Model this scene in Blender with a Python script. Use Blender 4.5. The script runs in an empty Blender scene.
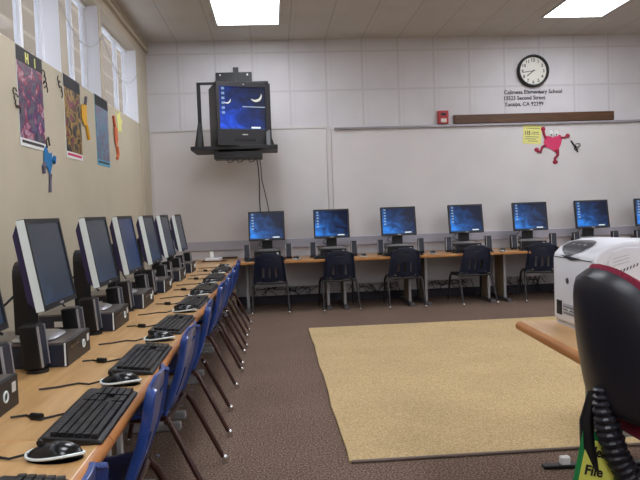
import bpy, bmesh, math, random
from mathutils import Vector, Matrix
random.seed(7)
S = bpy.context.scene
C = S.collection
PI = math.pi
R = math.radians

# ------------------------------------------------------------------ materials
def lin(c):
    return tuple(((v/255)/12.92 if v/255 <= .04045 else ((v/255+.055)/1.055)**2.4) for v in c) + (1,)

def mat(name, col, rough=.6, metal=0, spec=.5, noise=0, nscale=20, bump=0, bscale=200, coat=0, stretch=None):
    m = bpy.data.materials.new(name); m.use_nodes = True
    nt = m.node_tree; b = nt.nodes['Principled BSDF']
    b.inputs['Base Color'].default_value = lin(col); b.inputs['Roughness'].default_value = rough
    b.inputs['Metallic'].default_value = metal; b.inputs['Specular IOR Level'].default_value = spec
    b.inputs['Coat Weight'].default_value = coat
    tc = nt.nodes.new('ShaderNodeTexCoord'); mp = nt.nodes.new('ShaderNodeMapping')
    nt.links.new(tc.outputs['Object'], mp.inputs['Vector'])
    if stretch: mp.inputs['Scale'].default_value = stretch
    if noise:
        n = nt.nodes.new('ShaderNodeTexNoise'); n.inputs['Scale'].default_value = nscale; n.inputs['Detail'].default_value = 5
        nt.links.new(mp.outputs[0], n.inputs['Vector'])
        r = nt.nodes.new('ShaderNodeValToRGB'); r.color_ramp.elements[0].position = .3; r.color_ramp.elements[1].position = .7
        r.color_ramp.elements[0].color = lin([max(0, v*(1-noise)) for v in col]); r.color_ramp.elements[1].color = lin([min(255, v*(1+noise)) for v in col])
        nt.links.new(n.outputs['Fac'], r.inputs[0]); nt.links.new(r.outputs[0], b.inputs['Base Color'])
    if bump:
        n2 = nt.nodes.new('ShaderNodeTexNoise'); n2.inputs['Scale'].default_value = bscale; n2.inputs['Detail'].default_value = 3
        nt.links.new(mp.outputs[0], n2.inputs['Vector'])
        bp = nt.nodes.new('ShaderNodeBump'); bp.inputs['Strength'].default_value = bump; bp.inputs['Distance'].default_value = .004
        nt.links.new(n2.outputs['Fac'], bp.inputs['Height']); nt.links.new(bp.outputs[0], b.inputs['Normal'])
    return m

def emit(name, col, strength):
    m = bpy.data.materials.new(name); m.use_nodes = True; nt = m.node_tree; nt.nodes.clear()
    e = nt.nodes.new('ShaderNodeEmission'); e.inputs[0].default_value = lin(col); e.inputs[1].default_value = strength
    o = nt.nodes.new('ShaderNodeOutputMaterial'); nt.links.new(e.outputs[0], o.inputs[0]); return m

def mnode(nt, op, a, b=None, c=None):
    n = nt.nodes.new('ShaderNodeMath'); n.operation = op
    for i, v in enumerate((a, b, c)):
        if v is None: continue
        if isinstance(v, (int, float)): n.inputs[i].default_value = v
        else: nt.links.new(v, n.inputs[i])
    return n.outputs[0]

def mixc(nt, fac, a, b):
    n = nt.nodes.new('ShaderNodeMix'); n.data_type = 'RGBA'
    if isinstance(fac, (int, float)): n.inputs[0].default_value = fac
    else: nt.links.new(fac, n.inputs[0])
    for i, v in ((6, a), (7, b)):
        if isinstance(v, tuple): n.inputs[i].default_value = v
        else: nt.links.new(v, n.inputs[i])
    return n.outputs[2]

def screen_mat(name, strength, dark, bright, seed=0, moon=False, diag=1, icons=1):
    """computer desktop: blue wallpaper with a soft streak, icon column and task bar"""
    m = bpy.data.materials.new(name); m.use_nodes = True; nt = m.node_tree; b = nt.nodes['Principled BSDF']
    b.inputs['Base Color'].default_value = (.01, .012, .016, 1); b.inputs['Roughness'].default_value = .25; b.inputs['Specular IOR Level'].default_value = .2
    tc = nt.nodes.new('ShaderNodeTexCoord'); sp = nt.nodes.new('ShaderNodeSeparateXYZ'); nt.links.new(tc.outputs['Generated'], sp.inputs[0])
    u, v = sp.outputs[0], sp.outputs[2]
    nz = nt.nodes.new('ShaderNodeTexNoise'); nz.noise_dimensions = '4D'; nz.inputs['W'].default_value = seed; nz.inputs['Scale'].default_value = 3.0; nz.inputs['Distortion'].default_value = 1.5
    nt.links.new(tc.outputs['Generated'], nz.inputs['Vector'])
    f = mnode(nt, 'ADD', mnode(nt, 'MULTIPLY', u, .75*diag), mnode(nt, 'MULTIPLY', v, .55))
    f = mnode(nt, 'ADD', f, mnode(nt, 'MULTIPLY', mnode(nt, 'SUBTRACT', nz.outputs['Fac'], .5), 1.1))
    r = nt.nodes.new('ShaderNodeValToRGB'); cr = r.color_ramp
    cr.elements[0].position = .05; cr.elements[0].color = lin(bright)
    cr.elements[1].position = .95; cr.elements[1].color = lin(dark)
    mid = cr.elements.new(.45); mid.color = lin([(a*.5+c*.5)*.85 for a, c in zip(dark, bright)])
    nt.links.new(f, r.inputs[0]); col = r.outputs[0]
    # icons
    fr = mnode(nt, 'FRACT', mnode(nt, 'MULTIPLY', v, 9.0))
    ic = mnode(nt, 'MULTIPLY', mnode(nt, 'LESS_THAN', mnode(nt, 'ABSOLUTE', mnode(nt, 'SUBTRACT', u, .085)), .032), mnode(nt, 'LESS_THAN', mnode(nt, 'ABSOLUTE', mnode(nt, 'SUBTRACT', fr, .5)), .26))
    ic = mnode(nt, 'MULTIPLY', ic, mnode(nt, 'GREATER_THAN', v, .33))
    col = mixc(nt, mnode(nt, 'MULTIPLY', ic, .45*icons), col, lin((170, 200, 225)))
    tb = mnode(nt, 'LESS_THAN', v, .045); col = mixc(nt, mnode(nt, 'MULTIPLY', tb, .6), col, lin((40, 60, 90)))
    tl = mnode(nt, 'MULTIPLY', mnode(nt, 'LESS_THAN', mnode(nt, 'ABSOLUTE', mnode(nt, 'SUBTRACT', u, .78)), .1), mnode(nt, 'LESS_THAN', mnode(nt, 'ABSOLUTE', mnode(nt, 'SUBTRACT', v, .05)), .02))
    col = mixc(nt, mnode(nt, 'MULTIPLY', tl, .9*icons), col, lin((225, 235, 240)))
    if moon:
        for cx, cz, k in ((.80, .80, 1), (.17, .68, .6)):
            def circ(ox, oz, rad):
                dx = mnode(nt, 'SUBTRACT', u, ox); dz = mnode(nt, 'MULTIPLY', mnode(nt, 'SUBTRACT', v, oz), .9)
                return mnode(nt, 'LESS_THAN', mnode(nt, 'SQRT', mnode(nt, 'ADD', mnode(nt, 'MULTIPLY', dx, dx), mnode(nt, 'MULTIPLY', dz, dz))), rad)
            a = mnode(nt, 'MULTIPLY', circ(cx, cz, .13*k), mnode(nt, 'SUBTRACT', 1, circ(cx-.03*k, cz+.07*k, .15*k)))
            col = mixc(nt, mnode(nt, 'MULTIPLY', a, .8), col, lin((225, 225, 215)))
        ln = mnode(nt, 'MULTIPLY', mnode(nt, 'LESS_THAN', mnode(nt, 'ABSOLUTE', mnode(nt, 'SUBTRACT', v, .535)), .008), mnode(nt, 'GREATER_THAN', u, .5))
        col = mixc(nt, mnode(nt, 'MULTIPLY', ln, .7), col, lin((200, 215, 230)))
    nt.links.new(col, b.inputs['Emission Color']); b.inputs['Emission Strength'].default_value = strength
    return m

def grid_wall(name, col, line, gx, gz, ox, oz, zmin, plane='XZ', w=.011):
    """panel grid above a height; plain below"""
    m = mat(name, col, .75, noise=.02, nscale=3)
    nt = m.node_tree; b = nt.nodes['Principled BSDF']
    src = b.inputs['Base Color'].links[0].from_socket
    tc = nt.nodes.new('ShaderNodeTexCoord'); sp = nt.nodes.new('ShaderNodeSeparateXYZ'); nt.links.new(tc.outputs['Object'], sp.inputs[0])
    x = sp.outputs[0]; z = sp.outputs[2] if plane == 'XZ' else sp.outputs[1]
    def near(s, g, o, ww):
        fr = mnode(nt, 'FRACT', mnode(nt, 'DIVIDE', mnode(nt, 'SUBTRACT', s, o), g))
        d = mnode(nt, 'MULTIPLY', mnode(nt, 'SUBTRACT', .5, mnode(nt, 'ABSOLUTE', mnode(nt, 'SUBTRACT', fr, .5))), g)
        return mnode(nt, 'LESS_THAN', d, ww)
    a = near(x, gx, ox, w); a2 = near(x, gx, ox+.055, w*.4)
    c = near(z, gz, oz, w) if gz else None
    tot = mnode(nt, 'MAXIMUM', a, mnode(nt, 'MULTIPLY', a2, .5))
    if c is not None: tot = mnode(nt, 'MAXIMUM', tot, c)
    if zmin is not None: tot = mnode(nt, 'MULTIPLY', tot, mnode(nt, 'GREATER_THAN', z, zmin))
    out = mixc(nt, tot, src, lin(line)); nt.links.new(out, b.inputs['Base Color'])
    bp = nt.nodes.new('ShaderNodeBump'); bp.inputs['Strength'].default_value = .2; bp.inputs['Distance'].default_value = .004; bp.invert = True
    nt.links.new(tot, bp.inputs['Height']); nt.links.new(bp.outputs[0], b.inputs['Normal'])
    return m

def speckle(name, c1, c2, c3, scale, rough=.95):
    m = mat(name, c2, rough, spec=.1); nt = m.node_tree; b = nt.nodes['Principled BSDF']
    tc = nt.nodes.new('ShaderNodeTexCoord')
    n = nt.nodes.new('ShaderNodeTexNoise'); n.inputs['Scale'].default_value = scale; n.inputs['Detail'].default_value = 6; n.inputs['Roughness'].default_value = .8
    nt.links.new(tc.outputs['Object'], n.inputs['Vector'])
    r = nt.nodes.new('ShaderNodeValToRGB'); cr = r.color_ramp
    cr.elements[0].position = .36; cr.elements[0].color = lin(c1); cr.elements[1].position = .64; cr.elements[1].color = lin(c3)
    e = cr.elements.new(.5); e.color = lin(c2)
    nt.links.new(n.outputs['Fac'], r.inputs[0])
    n2 = nt.nodes.new('ShaderNodeTexNoise'); n2.inputs['Scale'].default_value = 2.2; n2.inputs['Detail'].default_value = 4
    nt.links.new(tc.outputs['Object'], n2.inputs['Vector'])
    hs = nt.nodes.new('ShaderNodeHueSaturation'); nt.links.new(r.outputs[0], hs.inputs['Color'])
    nt.links.new(mnode(nt, 'ADD', .82, mnode(nt, 'MULTIPLY', n2.outputs['Fac'], .36)), hs.inputs['Value'])
    nt.links.new(hs.outputs[0], b.inputs['Base Color'])
    bp = nt.nodes.new('ShaderNodeBump'); bp.inputs['Strength'].default_value = .6; bp.inputs['Distance'].default_value = .006
    nt.links.new(n.outputs['Fac'], bp.inputs['Height']); nt.links.new(bp.outputs[0], b.inputs['Normal'])
    return m

def wood(name, c1, c2, axis='Y', rough=.35, sc=1.0, coat=.15):
    st = {'Y': (14, 1.0, 14), 'X': (1.0, 14, 14)}[axis]
    m = mat(name, c1, rough, coat=coat); nt = m.node_tree; b = nt.nodes['Principled BSDF']
    tc = nt.nodes.new('ShaderNodeTexCoord'); mp = nt.nodes.new('ShaderNodeMapping'); mp.inputs['Scale'].default_value = st
    nt.links.new(tc.outputs['Object'], mp.inputs['Vector'])
    n = nt.nodes.new('ShaderNodeTexNoise'); n.inputs['Scale'].default_value = 2.4*sc; n.inputs['Detail'].default_value = 8; n.inputs['Distortion'].default_value = .6
    nt.links.new(mp.outputs[0], n.inputs['Vector'])
    r = nt.nodes.new('ShaderNodeValToRGB'); r.color_ramp.elements[0].position = .3; r.color_ramp.elements[1].position = .7
    r.color_ramp.elements[0].color = lin(c2); r.color_ramp.elements[1].color = lin(c1)
    nt.links.new(n.outputs['Fac'], r.inputs[0]); nt.links.new(r.outputs[0], b.inputs['Base Color'])
    return m

def picture(name, cols, scale, seed):
    m = mat(name, cols[0], .35, coat=.3); nt = m.node_tree; b = nt.nodes['Principled BSDF']
    tc = nt.nodes.new('ShaderNodeTexCoord')
    n = nt.nodes.new('ShaderNodeTexNoise'); n.noise_dimensions = '4D'; n.inputs['W'].default_value = seed
    n.inputs['Scale'].default_value = scale; n.inputs['Detail'].default_value = 3; n.inputs['Distortion'].default_value = .8
    nt.links.new(tc.outputs['Object'], n.inputs['Vector'])
    r = nt.nodes.new('ShaderNodeValToRGB'); cr = r.color_ramp; cr.interpolation = 'LINEAR'
    k = len(cols)
    cr.elements[0].position = .3; cr.elements[0].color = lin(cols[0]); cr.elements[1].position = .7; cr.elements[1].color = lin(cols[-1])
    for i in range(1, k-1):
        e = cr.elements.new(.3+.4*i/(k-1)); e.color = lin(cols[i])
    nt.links.new(n.outputs['Fac'], r.inputs[0]); nt.links.new(r.outputs[0], b.inputs['Base Color'])
    return m

M = {
 'ceil': grid_wall('ceiling_tiles', (198, 194, 188), (176, 171, 164), .425, None, -.18, 0, None, w=.006),
 'back': grid_wall('panelled_wall', (208, 205, 208), (197, 193, 195), .4235, .445, -.18, 2.02, 2.05),
 'plain': mat('painted_wall', (190, 180, 158), .8, noise=.03, nscale=2),
 'pale': mat('pale_bounce_paint', (232, 230, 226), .8, noise=.02, nscale=2),  # unseen walls, made paler to bounce more light into the room
 'board': mat('board_cream', (211, 207, 207), .45, noise=.02, nscale=2),
 'trimw': mat('trim_paint', (204, 199, 197), .55),
 'beam': mat('beam_paint', (188, 176, 156), .55),
 'rail': mat('rail_metal', (150, 146, 150), .35, metal=.5),
 'race': mat('raceway', (176, 174, 186), .5),
 'base': mat('baseboard_vinyl', (48, 44, 56), .5),
 'fin': mat('fin_paint', (238, 240, 248), .5),
 'carpet': speckle('carpet', (48, 36, 30), (108, 88, 76), (178, 156, 142), 120),
 'rug': speckle('rug_pile', (164, 138, 98), (196, 170, 126), (222, 200, 158), 110),
 'rugedge': mat('rug_binding', (128, 112, 104), .9),
 'top': wood('maple_top', (206, 165, 112), (184, 140, 88), 'Y'),
 'topx': wood('maple_top_back', (196, 150, 100), (170, 120, 72), 'X'),
 'edge': wood('oak_edge', (188, 126, 66), (160, 98, 46), 'Y', .45, sc=1.6, coat=0),
 'edgex': wood('oak_edge_back', (196, 140, 82), (168, 112, 60), 'X'),
 'darkwood': wood('dark_oak', (98, 62, 30), (62, 36, 16), 'X', .5, 2, 0),
 'leg_tan': mat('leg_tan', (156, 138, 112), .5),
 'white_metal': mat('white_metal', (196, 196, 196), .35),
 'leg_grey': mat('leg_grey', (150, 148, 150), .4),
 'foot_dark': mat('foot_dark', (84, 80, 82), .5),
 'modesty': mat('modesty_grey', (206, 206, 212), .6),
 'black': mat('black_plastic', (13, 13, 17), .42, bump=.1, bscale=300),
 'blackg': mat('black_gloss', (18, 18, 22), .2),
 'mback': mat('monitor_back_plastic', (44, 36, 76), .4),
 'silver': mat('silver_plastic', (226, 234, 234), .35),
 'basesil': mat('stand_silver', (176, 174, 176), .28, metal=.4),
 'pctop': mat('pc_lid', (104, 96, 92), .34, metal=.3),
 'pcside': mat('pc_side', (36, 40, 54), .4),
 'sticker': mat('paper_sticker', (214, 214, 210), .6),
 'key': mat('key_plastic', (17, 17, 21), .30),
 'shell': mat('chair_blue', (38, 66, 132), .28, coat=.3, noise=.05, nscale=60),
 'shellb': mat('chair_blue_falloff', (22, 31, 54), .45),  # same blue plastic, with light falloff painted in as a darker tone
 'brown': mat('brown_tube', (66, 40, 34), .3, metal=.25),
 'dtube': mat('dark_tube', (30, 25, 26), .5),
 'chrome': mat('chrome', (220, 220, 220), .12, metal=1),
 'tv': mat('tv_cabinet', (36, 34, 37), .45),
 'bracket': mat('bracket_black', (20, 19, 22), .5),
 'red': mat('alarm_red', (170, 30, 34), .35),
 'clear': mat('alarm_lens', (224, 214, 204), .2),
 'cface': mat('clock_paper', (222, 220, 210), .4),
 'ink': mat('ink', (24, 22, 24), .6),
 'inkg': mat('ink_grey', (72, 68, 66), .7),
 'yellow': mat('yellow_paper', (226, 222, 136), .7),
 'pink': mat('pink_card', (214, 54, 104), .6),
 'crimson': mat('crimson_card', (156, 26, 58), .6),
 'bluec': mat('blue_card', (26, 112, 172), .6),
 'greyc': mat('grey_card', (88, 84, 104), .6),
 'yelc': mat('mustard_card', (222, 168, 40), .6),
 'orgc': mat('orange_card', (206, 104, 62), .6),
 'whitec': mat('white_card', (226, 228, 226), .6),
 'cable': mat('cable_rubber', (30, 28, 34), .5),
 'prn': mat('printer_white', (226, 228, 236), .35),
 'prng': mat('printer_grey', (186, 188, 194), .4),
 'prnd': mat('printer_dark', (64, 66, 72), .3),
 'burg': mat('burgundy_fabric', (138, 34, 62), .9, noise=.1, nscale=120, bump=.3, bscale=500),
 'shellk': mat('office_shell', (27, 28, 38), .38, bump=.05, bscale=400),
 'green': mat('green_card', (28, 138, 72), .6),
 'yellow2': mat('lime_card', (226, 228, 104), .6),
 'ext': None, 'glass': None, 'outside': mat('outside_wall', (176, 156, 128), .8),
}
g = bpy.data.materials.new('window_glass'); g.use_nodes = True
b = g.node_tree.nodes['Principled BSDF']; b.inputs['Transmission Weight'].default_value = 1; b.inputs['Roughness'].default_value = .0; b.inputs['IOR'].default_value = 1.02
M['glass'] = g
M['tube'] = emit('light_diffuser', (243, 247, 255), 9.0)
M['outside'] = grid_wall('outside_block_wall', (96, 80, 60), (118, 103, 82), 40, .42, 100, 0, None, w=.03)
# the outside wall uses its own Y/Z pattern
M['scr_tv'] = screen_mat('tv_picture', .85, (16, 20, 44), (30, 80, 225), 3, moon=True)
M['scr'] = [screen_mat('desktop_picture_%d' % i, .75, (0, 5, 34), (40, 128, 226), i*1.7) for i in range(3)]
M['scrL'] = screen_mat('dim_desktop_picture', .40, (48, 56, 68), (62, 76, 96), 5.1, icons=0)
M['scrL2'] = screen_mat('dim_blue_desktop_picture', .40, (24, 50, 98), (62, 76, 104), 2.1, icons=0)

# ------------------------------------------------------------------ mesh helpers
class MB:
    def __init__(s): s.bm = bmesh.new()
    def box(s, x0, x1, y0, y1, z0, z1, mtx=None, bev=0):
        r = bmesh.ops.create_cube(s.bm, size=1, matrix=Matrix.Translation(((x0+x1)/2, (y0+y1)/2, (z0+z1)/2)) @ Matrix.Diagonal((abs(x1-x0), abs(y1-y0), abs(z1-z0), 1)))
        vs = r['verts']
        if bev:
            es = list({e for v in vs for e in v.link_edges})
            rr = bmesh.ops.bevel(s.bm, geom=es, offset=bev, segments=2, affect='EDGES', profile=.5)
            vs = list({v for v in rr['verts']} | {v for v in vs if v.is_valid})
        if mtx: bmesh.ops.transform(s.bm, matrix=mtx, verts=vs)
        return s
    def prism(s, pts, d0, d1, plane='XZ', mtx=None):
        def P(a, b, d): return {'XZ': (a, d, b), 'YZ': (d, a, b), 'XY': (a, b, d)}[plane]
        v0 = [s.bm.verts.new(P(a, b, d0)) for a, b in pts]; v1 = [s.bm.verts.new(P(a, b, d1)) for a, b in pts]
        fs = [s.bm.faces.new(v0), s.bm.faces.new(v1[::-1])]
        n = len(pts)
        for i in range(n): fs.append(s.bm.faces.new((v0[i], v1[i], v1[(i+1) % n], v0[(i+1) % n])))
        bmesh.ops.recalc_face_normals(s.bm, faces=fs)
        if mtx: bmesh.ops.transform(s.bm, matrix=mtx, verts=v0+v1)
        return s
    def cyl(s, c, r, h, axis='Z', seg=20, r2=None):
        rot = {'Z': Matrix(), 'X': Matrix.Rotation(PI/2, 4, 'Y'), 'Y': Matrix.Rotation(PI/2, 4, 'X')}[axis]
        bmesh.ops.create_cone(s.bm, cap_ends=True, segments=seg, radius1=r, radius2=r if r2 is None else r2, depth=h, matrix=Matrix.Translation(c) @ rot)
        return s
    def sph(s, c, r, sc=(1, 1, 1), seg=16):
        bmesh.ops.create_uvsphere(s.bm, u_segments=seg, v_segments=seg//2, radius=r, matrix=Matrix.Translation(c) @ Matrix.Diagonal((*sc, 1)))
        return s
    def tube(s, pts, r, seg=8, closed=False):
        pts = [Vector(p) for p in pts]; n = len(pts)
        rr = r if isinstance(r, (list, tuple)) else [r]*n
        rings = []; prev = None
        for i, p in enumerate(pts):
            if closed: t = pts[(i+1) % n]-pts[i-1]
            else: t = pts[min(i+1, n-1)]-pts[max(i-1, 0)]
            t.normalize()
            if prev is None:
                a = Vector((0, 0, 1)) if abs(t.z) < .9 else Vector((1, 0, 0))
                u = t.cross(a).normalized()
            else:
                u = (prev - t*prev.dot(t)).normalized()
            prev = u; w = t.cross(u)
            rings.append([s.bm.verts.new(p+(u*math.cos(2*PI*k/seg)+w*math.sin(2*PI*k/seg))*rr[i]) for k in range(seg)])
        for i in range(n if closed else n-1):
            a, b = rings[i], rings[(i+1) % n]
            for k in range(seg): s.bm.faces.new((a[k], a[(k+1) % seg], b[(k+1) % seg], b[k]))
        if not closed:
            s.bm.faces.new(rings[0][::-1]); s.bm.faces.new(rings[-1])
        return s
    def grid(s, f, nu, nv, skip=None):
        V = [[s.bm.verts.new(f(i/nu, j/nv)) for j in range(nv+1)] for i in range(nu+1)]
        for i in range(nu):
            for j in range(nv):
                if skip and skip(i, j): continue
                s.bm.faces.new((V[i][j], V[i+1][j], V[i+1][j+1], V[i][j+1]))
        return s
    def blob(s, f, nr=8, nt=40):
        """closed disc-like shape: f(r, theta, side) -> point"""
        for side in (1, -1):
            c = s.bm.verts.new(f(0, 0, side)); ring = []
            for i in range(1, nr+1):
                ring.append([s.bm.verts.new(f(i/nr, 2*PI*k/nt, side)) for k in range(nt)])
            for k in range(nt):
                s.bm.faces.new((c, ring[0][k], ring[0][(k+1) % nt]))
                for i in range(nr-1): s.bm.faces.new((ring[i][k], ring[i+1][k], ring[i+1][(k+1) % nt], ring[i][(k+1) % nt]))
        bmesh.ops.remove_doubles(s.bm, verts=s.bm.verts, dist=1e-5)
        bmesh.ops.recalc_face_normals(s.bm, faces=s.bm.faces)
        return s
    def build(s, name, m, parent=None, smooth=False, mods=()):
        me = bpy.data.meshes.new(name); s.bm.normal_update(); s.bm.to_mesh(me); s.bm.free()
        me.materials.append(m)
        o = bpy.data.objects.new(name, me); C.objects.link(o); o.parent = parent
        if smooth:
            for p in me.polygons: p.use_smooth = True
            try: me.set_sharp_from_angle(angle=R(40))
            except Exception: pass
        for k, v in mods:
            md = o.modifiers.new(k, k)
            for a, b_ in v.items(): setattr(md, a, b_)
        return o

def tag(o, label=None, cat=None, group=None, kind=None):
    if label: o['label'] = label
    if cat: o['category'] = cat
    if group: o['group'] = group
    if kind: o['kind'] = kind
    return o
def empty(name, loc=(0, 0, 0), rz=0, label=None, cat=None, group=None):
    o = bpy.data.objects.new(name, None); C.objects.link(o); o.location = loc; o.rotation_euler = (0, 0, rz); o.empty_display_size = .1
    return tag(o, label, cat, group)
def struct(name, mb, m, **k): return tag(mb.build(name, m, **k), kind='structure')
def copy_tree(o, parent=None):
    c = o.copy(); C.objects.link(c); c.parent = parent
    for ch in list(o.children): copy_tree(ch, c)
    return c
class Proto:
    def __init__(s, fn): s.fn = fn; s.root = None
    def place(s, loc, rz, label, cat, group=None):
        if s.root is None: o = s.root = s.fn()
        else: o = copy_tree(s.root)
        o.location = loc; o.rotation_euler = (0, 0, rz)
        tag(o, label, cat, group)
        if not group and 'group' in o: del o['group']
        return o
def text_mesh(name, txt, m, parent, width=None, size=1, mtx=None, bold=0, extrude=.001):
    cu = bpy.data.curves.new(name, 'FONT'); cu.body = txt; cu.size = size; cu.offset = bold; cu.extrude = extrude; cu.resolution_u = 3
    t = bpy.data.objects.new(name, cu); C.objects.link(t)
    bpy.context.view_layer.update()
    dg = bpy.context.evaluated_depsgraph_get()
    me = bpy.data.meshes.new_from_object(t.evaluated_get(dg)); bpy.data.objects.remove(t)
    xs = [v.co.x for v in me.vertices]
    if width:
        k = width/(max(xs)-min(xs)); x0 = min(xs)
        for v in me.vertices: v.co.x = (v.co.x-x0)*k
    if mtx: me.transform(mtx)
    me.materials.clear(); me.materials.append(m)
    o = bpy.data.objects.new(name, me); C.objects.link(o); o.parent = parent
    return o
XZ = Matrix.Rotation(PI/2, 4, 'X')          # lettering facing -Y

# ------------------------------------------------------------------ setting
W = 7.714; L = 1.383; H = 3.053; XR = 6.6; YF = -6.5; ZT = .557
struct('floor', MB().box(-L-.2, XR+.2, YF-.2, W+.2, -.1, 0), M['carpet'])
struct('ceiling', MB().box(-L-.2, XR+.2, YF-.2, W+.2, H, H+.1), M['ceil'])
struct('wall_back', MB().box(-L-.2, XR+.2, W, W+.15, 0, H), M['back'])
struct('wall_right', MB().box(XR, XR+.15, YF, W, 0, H), M['pale'])
struct('wall_front', MB().box(-L-.2, XR+.2, YF-.15, YF, 0, H), M['pale'])  # room lengthened behind the camera so added lamps shine in low
struct('wall_left', MB().box(-L-.15, -L, YF, W, 0, 2.06), M['plain'])
# upper left wall: header, fins, windows
XG = -1.50
struct('trim_1', MB().box(XG-.03, -L+.0, YF, W, 2.83, H).box(-L, -L+.035, YF, W, 2.93, 2.965).box(-L, -L+.02, YF, W, 3.0, H), M['beam'])
piers = [(-4.4, -4.25), (-3.2, -3.05), (-1.9, -1.75), (-.5, -.35), (.7, .85), (2.0, 2.15), (3.3, 3.45), (4.60, 4.75), (5.64, 5.74), (7.15, W)]
pm = MB()
for a, c in piers: pm.box(XG-.03, -L, a+.006, c, 2.06, 2.83)
struct('trim_2', pm, M['beam'])
fm = MB()
for a, c in piers: fm.box(XG-.02, -L-.004, a, a+.006, 2.06, 2.83)
struct('trim_3', fm, M['fin'])
prev = YF
wi = 1
mulls = {1: [], 2: [], 3: [], 4: [], 5: [], 6: [], 7: [], 8: [4.2], 9: [5.26], 10: [6.73]}
for a, c in piers:
    f = MB(); f.box(XG-.03, XG+.008, prev, prev+.03, 2.06, 2.83); f.box(XG-.03, XG+.008, a-.05, a, 2.06, 2.83)
    f.box(XG-.03, XG+.02, prev, a, 2.06, 2.09).box(XG-.03, XG+.02, prev, a, 2.80, 2.83)
    for y in mulls[wi] or [(prev+a)/2]: f.box(XG-.03, XG+.008, y-.022, y+.022, 2.06, 2.83)
    w = struct('window_%d' % wi, f, M['fin'])
    MB().box(XG-.012, XG-.006, prev+.03, a-.03, 2.08, 2.82).build('pane', M['glass'], w)
    prev = c; wi += 1
ow = MB().box(-4.1, -4.0, YF-4, W+16, -1, 6.2)
struct('wall_outside', ow, M['outside'])
nt = M['outside'].node_tree
# cord along the windows
cpts = []
for (y0, z0), (y1, z1), sag in (((3.4, 2.62), (4.47, 2.6), .24), ((4.47, 2.6), (5.70, 2.60), .22), ((5.70, 2.6), (7.2, 2.63), .25)):
    for i in range(12):
        t = i/12; cpts.append((-L+.012, y0+(y1-y0)*t, z0+(z1-z0)*t-sag*4*t*(1-t)))
cpts.append((-L+.012, 7.2, 2.63))
tag(MB().tube(cpts, .0035, 6).build('window_cable', M['prng'], smooth=True), 'thin grey cable looping along the high windows', 'cable')

# back wall boards and trims
struct('trim_4', MB().box(-L+.03, .645, W-.014, W, .76, 2.03), M['board'])
struct('trim_5', MB().box(.705, XR-.01, W-.014, W, .76, 2.005), M['board'])
struct('trim_6', MB().box(.648, .700, W-.022, W, .76, 2.03).box(-L+.0, .70, W-.022, W, 2.03, 2.05).box(-L, -L+.03, W-.022, W, .76, 2.03), M['trimw'])
struct('trim_7', MB().box(.74, XR-.01, W-.045, W, 2.005, 2.028), M['rail'])
struct('trim_8', MB().box(-L, XR, W-.03, W, .655, .76, bev=.006), M['race'])
struct('baseboard_back', MB().box(-L, XR, W-.015, W, 0, .10), M['base'])
struct('baseboard_left', MB().box(-L, -L+.012, YF, W, 0, .10), M['base'])
struct('trim_9', MB().box(-L, -L+.02, 7.16, 7.20, .0, 2.06), M['beam'])

# carpet rug
RX0, RX1, RY0, RY1 = .28, 3.35, 2.745, 5.96
def rugpt(u, v):
    x = RX0+(RX1-RX0)*u; y = RY0+(RY1-RY0)*v
    if u == 0: x += .004*math.sin(v*19)+.002*math.sin(v*43)
    return (x, y, .012)
rg = MB().grid(rugpt, 30, 40)
rug = rg.build('area_rug', M['rug'], mods=(('SOLIDIFY', dict(thickness=.011, offset=-1)),))
tag(rug, 'large tan rectangular rug lying on the brown carpet', 'rug')
MB().tube([(RX0+.01, RY0, .008), (RX1, RY0, .008)], .007, 6).build('bound_edge', M['rugedge'], rug)

# ------------------------------------------------------------------ ceiling lights
def mk_light():
    r = empty('ceiling_light')
    f = MB(); a, bb = .315, .615
    f.box(-a-.02, a+.02, -bb-.02, -bb, -.012, .0).box(-a-.02, a+.02, bb, bb+.02, -.012, 0).box(-a-.02, -a, -bb, bb, -.012, 0).box(a, a+.02, -bb, bb, -.012, 0)
    f.build('frame', M['white_metal'], r)
    MB().box(-a, a, -bb, bb, -.008, -.002).build('diffuser', M['tube'], r)
    return r
LP = Proto(mk_light)
LP.place((-.19, 6.42, H), 0, 'bright rectangular ceiling light near the wall television', 'ceiling light')
LP.place((3.26, 6.32, H), 0, 'bright rectangular ceiling light above the wall clock side', 'ceiling light')
for y in (3.6, .9, -1.8, -4.5):  # unseen lamps added to light the room and under the tables
    for x in (-.19, 3.26, 5.6):
        LP.place((x, y, H), 0, 'added unseen rectangular ceiling light, out of view', 'ceiling light', 'added ceiling lights out of view')

# ------------------------------------------------------------------ tables
def t_leg(root, x, y0, y1, post, foot0, foot1, axis='Y', footm=None):
    if axis == 'Y':
        l = MB().box(x-.012, x+.012, y0, y1, .04, ZT-.03).build('leg', M['leg_tan'], root)
        MB().box(x-.015, x+.015, y0-.02, y0, .035, ZT-.03, bev=.004).build('front_edge', M['leg_grey'], l)
        MB().box(x-.028, x+.028, foot0, foot1, 0, .035, bev=.008).build('foot', M['foot_dark'], l)

def back_table(x0, x1, label):
    r = empty('computer_table', ((x0+x1)/2, 7.34, 0), 0, label, 'table')
    w = (x1-x0)/2-.002
    MB().box(-w, w, -.335, .34, ZT-.028, ZT, bev=.004).build('tabletop', M['topx'], r)
    MB().box(-w, w, -.350, -.335, ZT-.030, ZT, bev=.006).build('edge_band', M['edgex'], r)
    MB().box(-w+.1, w-.1, .27, .285, .21, ZT-.028).build('modesty_panel', M['modesty'], r)
    for s in (-1, 1): t_leg(r, s*(w-.09), -.14, .14, 0, -.30, .30)
    return r
xs = [-.402, .657, 1.564, 2.455, 3.362, 4.27, 5.18]
names = ['first from the left corner', 'second from the left corner', 'third from the left corner', 'fourth from the left corner', 'behind the white printer', 'at the right edge of the picture']
for i in range(6):
    back_table(xs[i], xs[i+1], 'light wood computer table along the back wall, ' + names[i])

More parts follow.
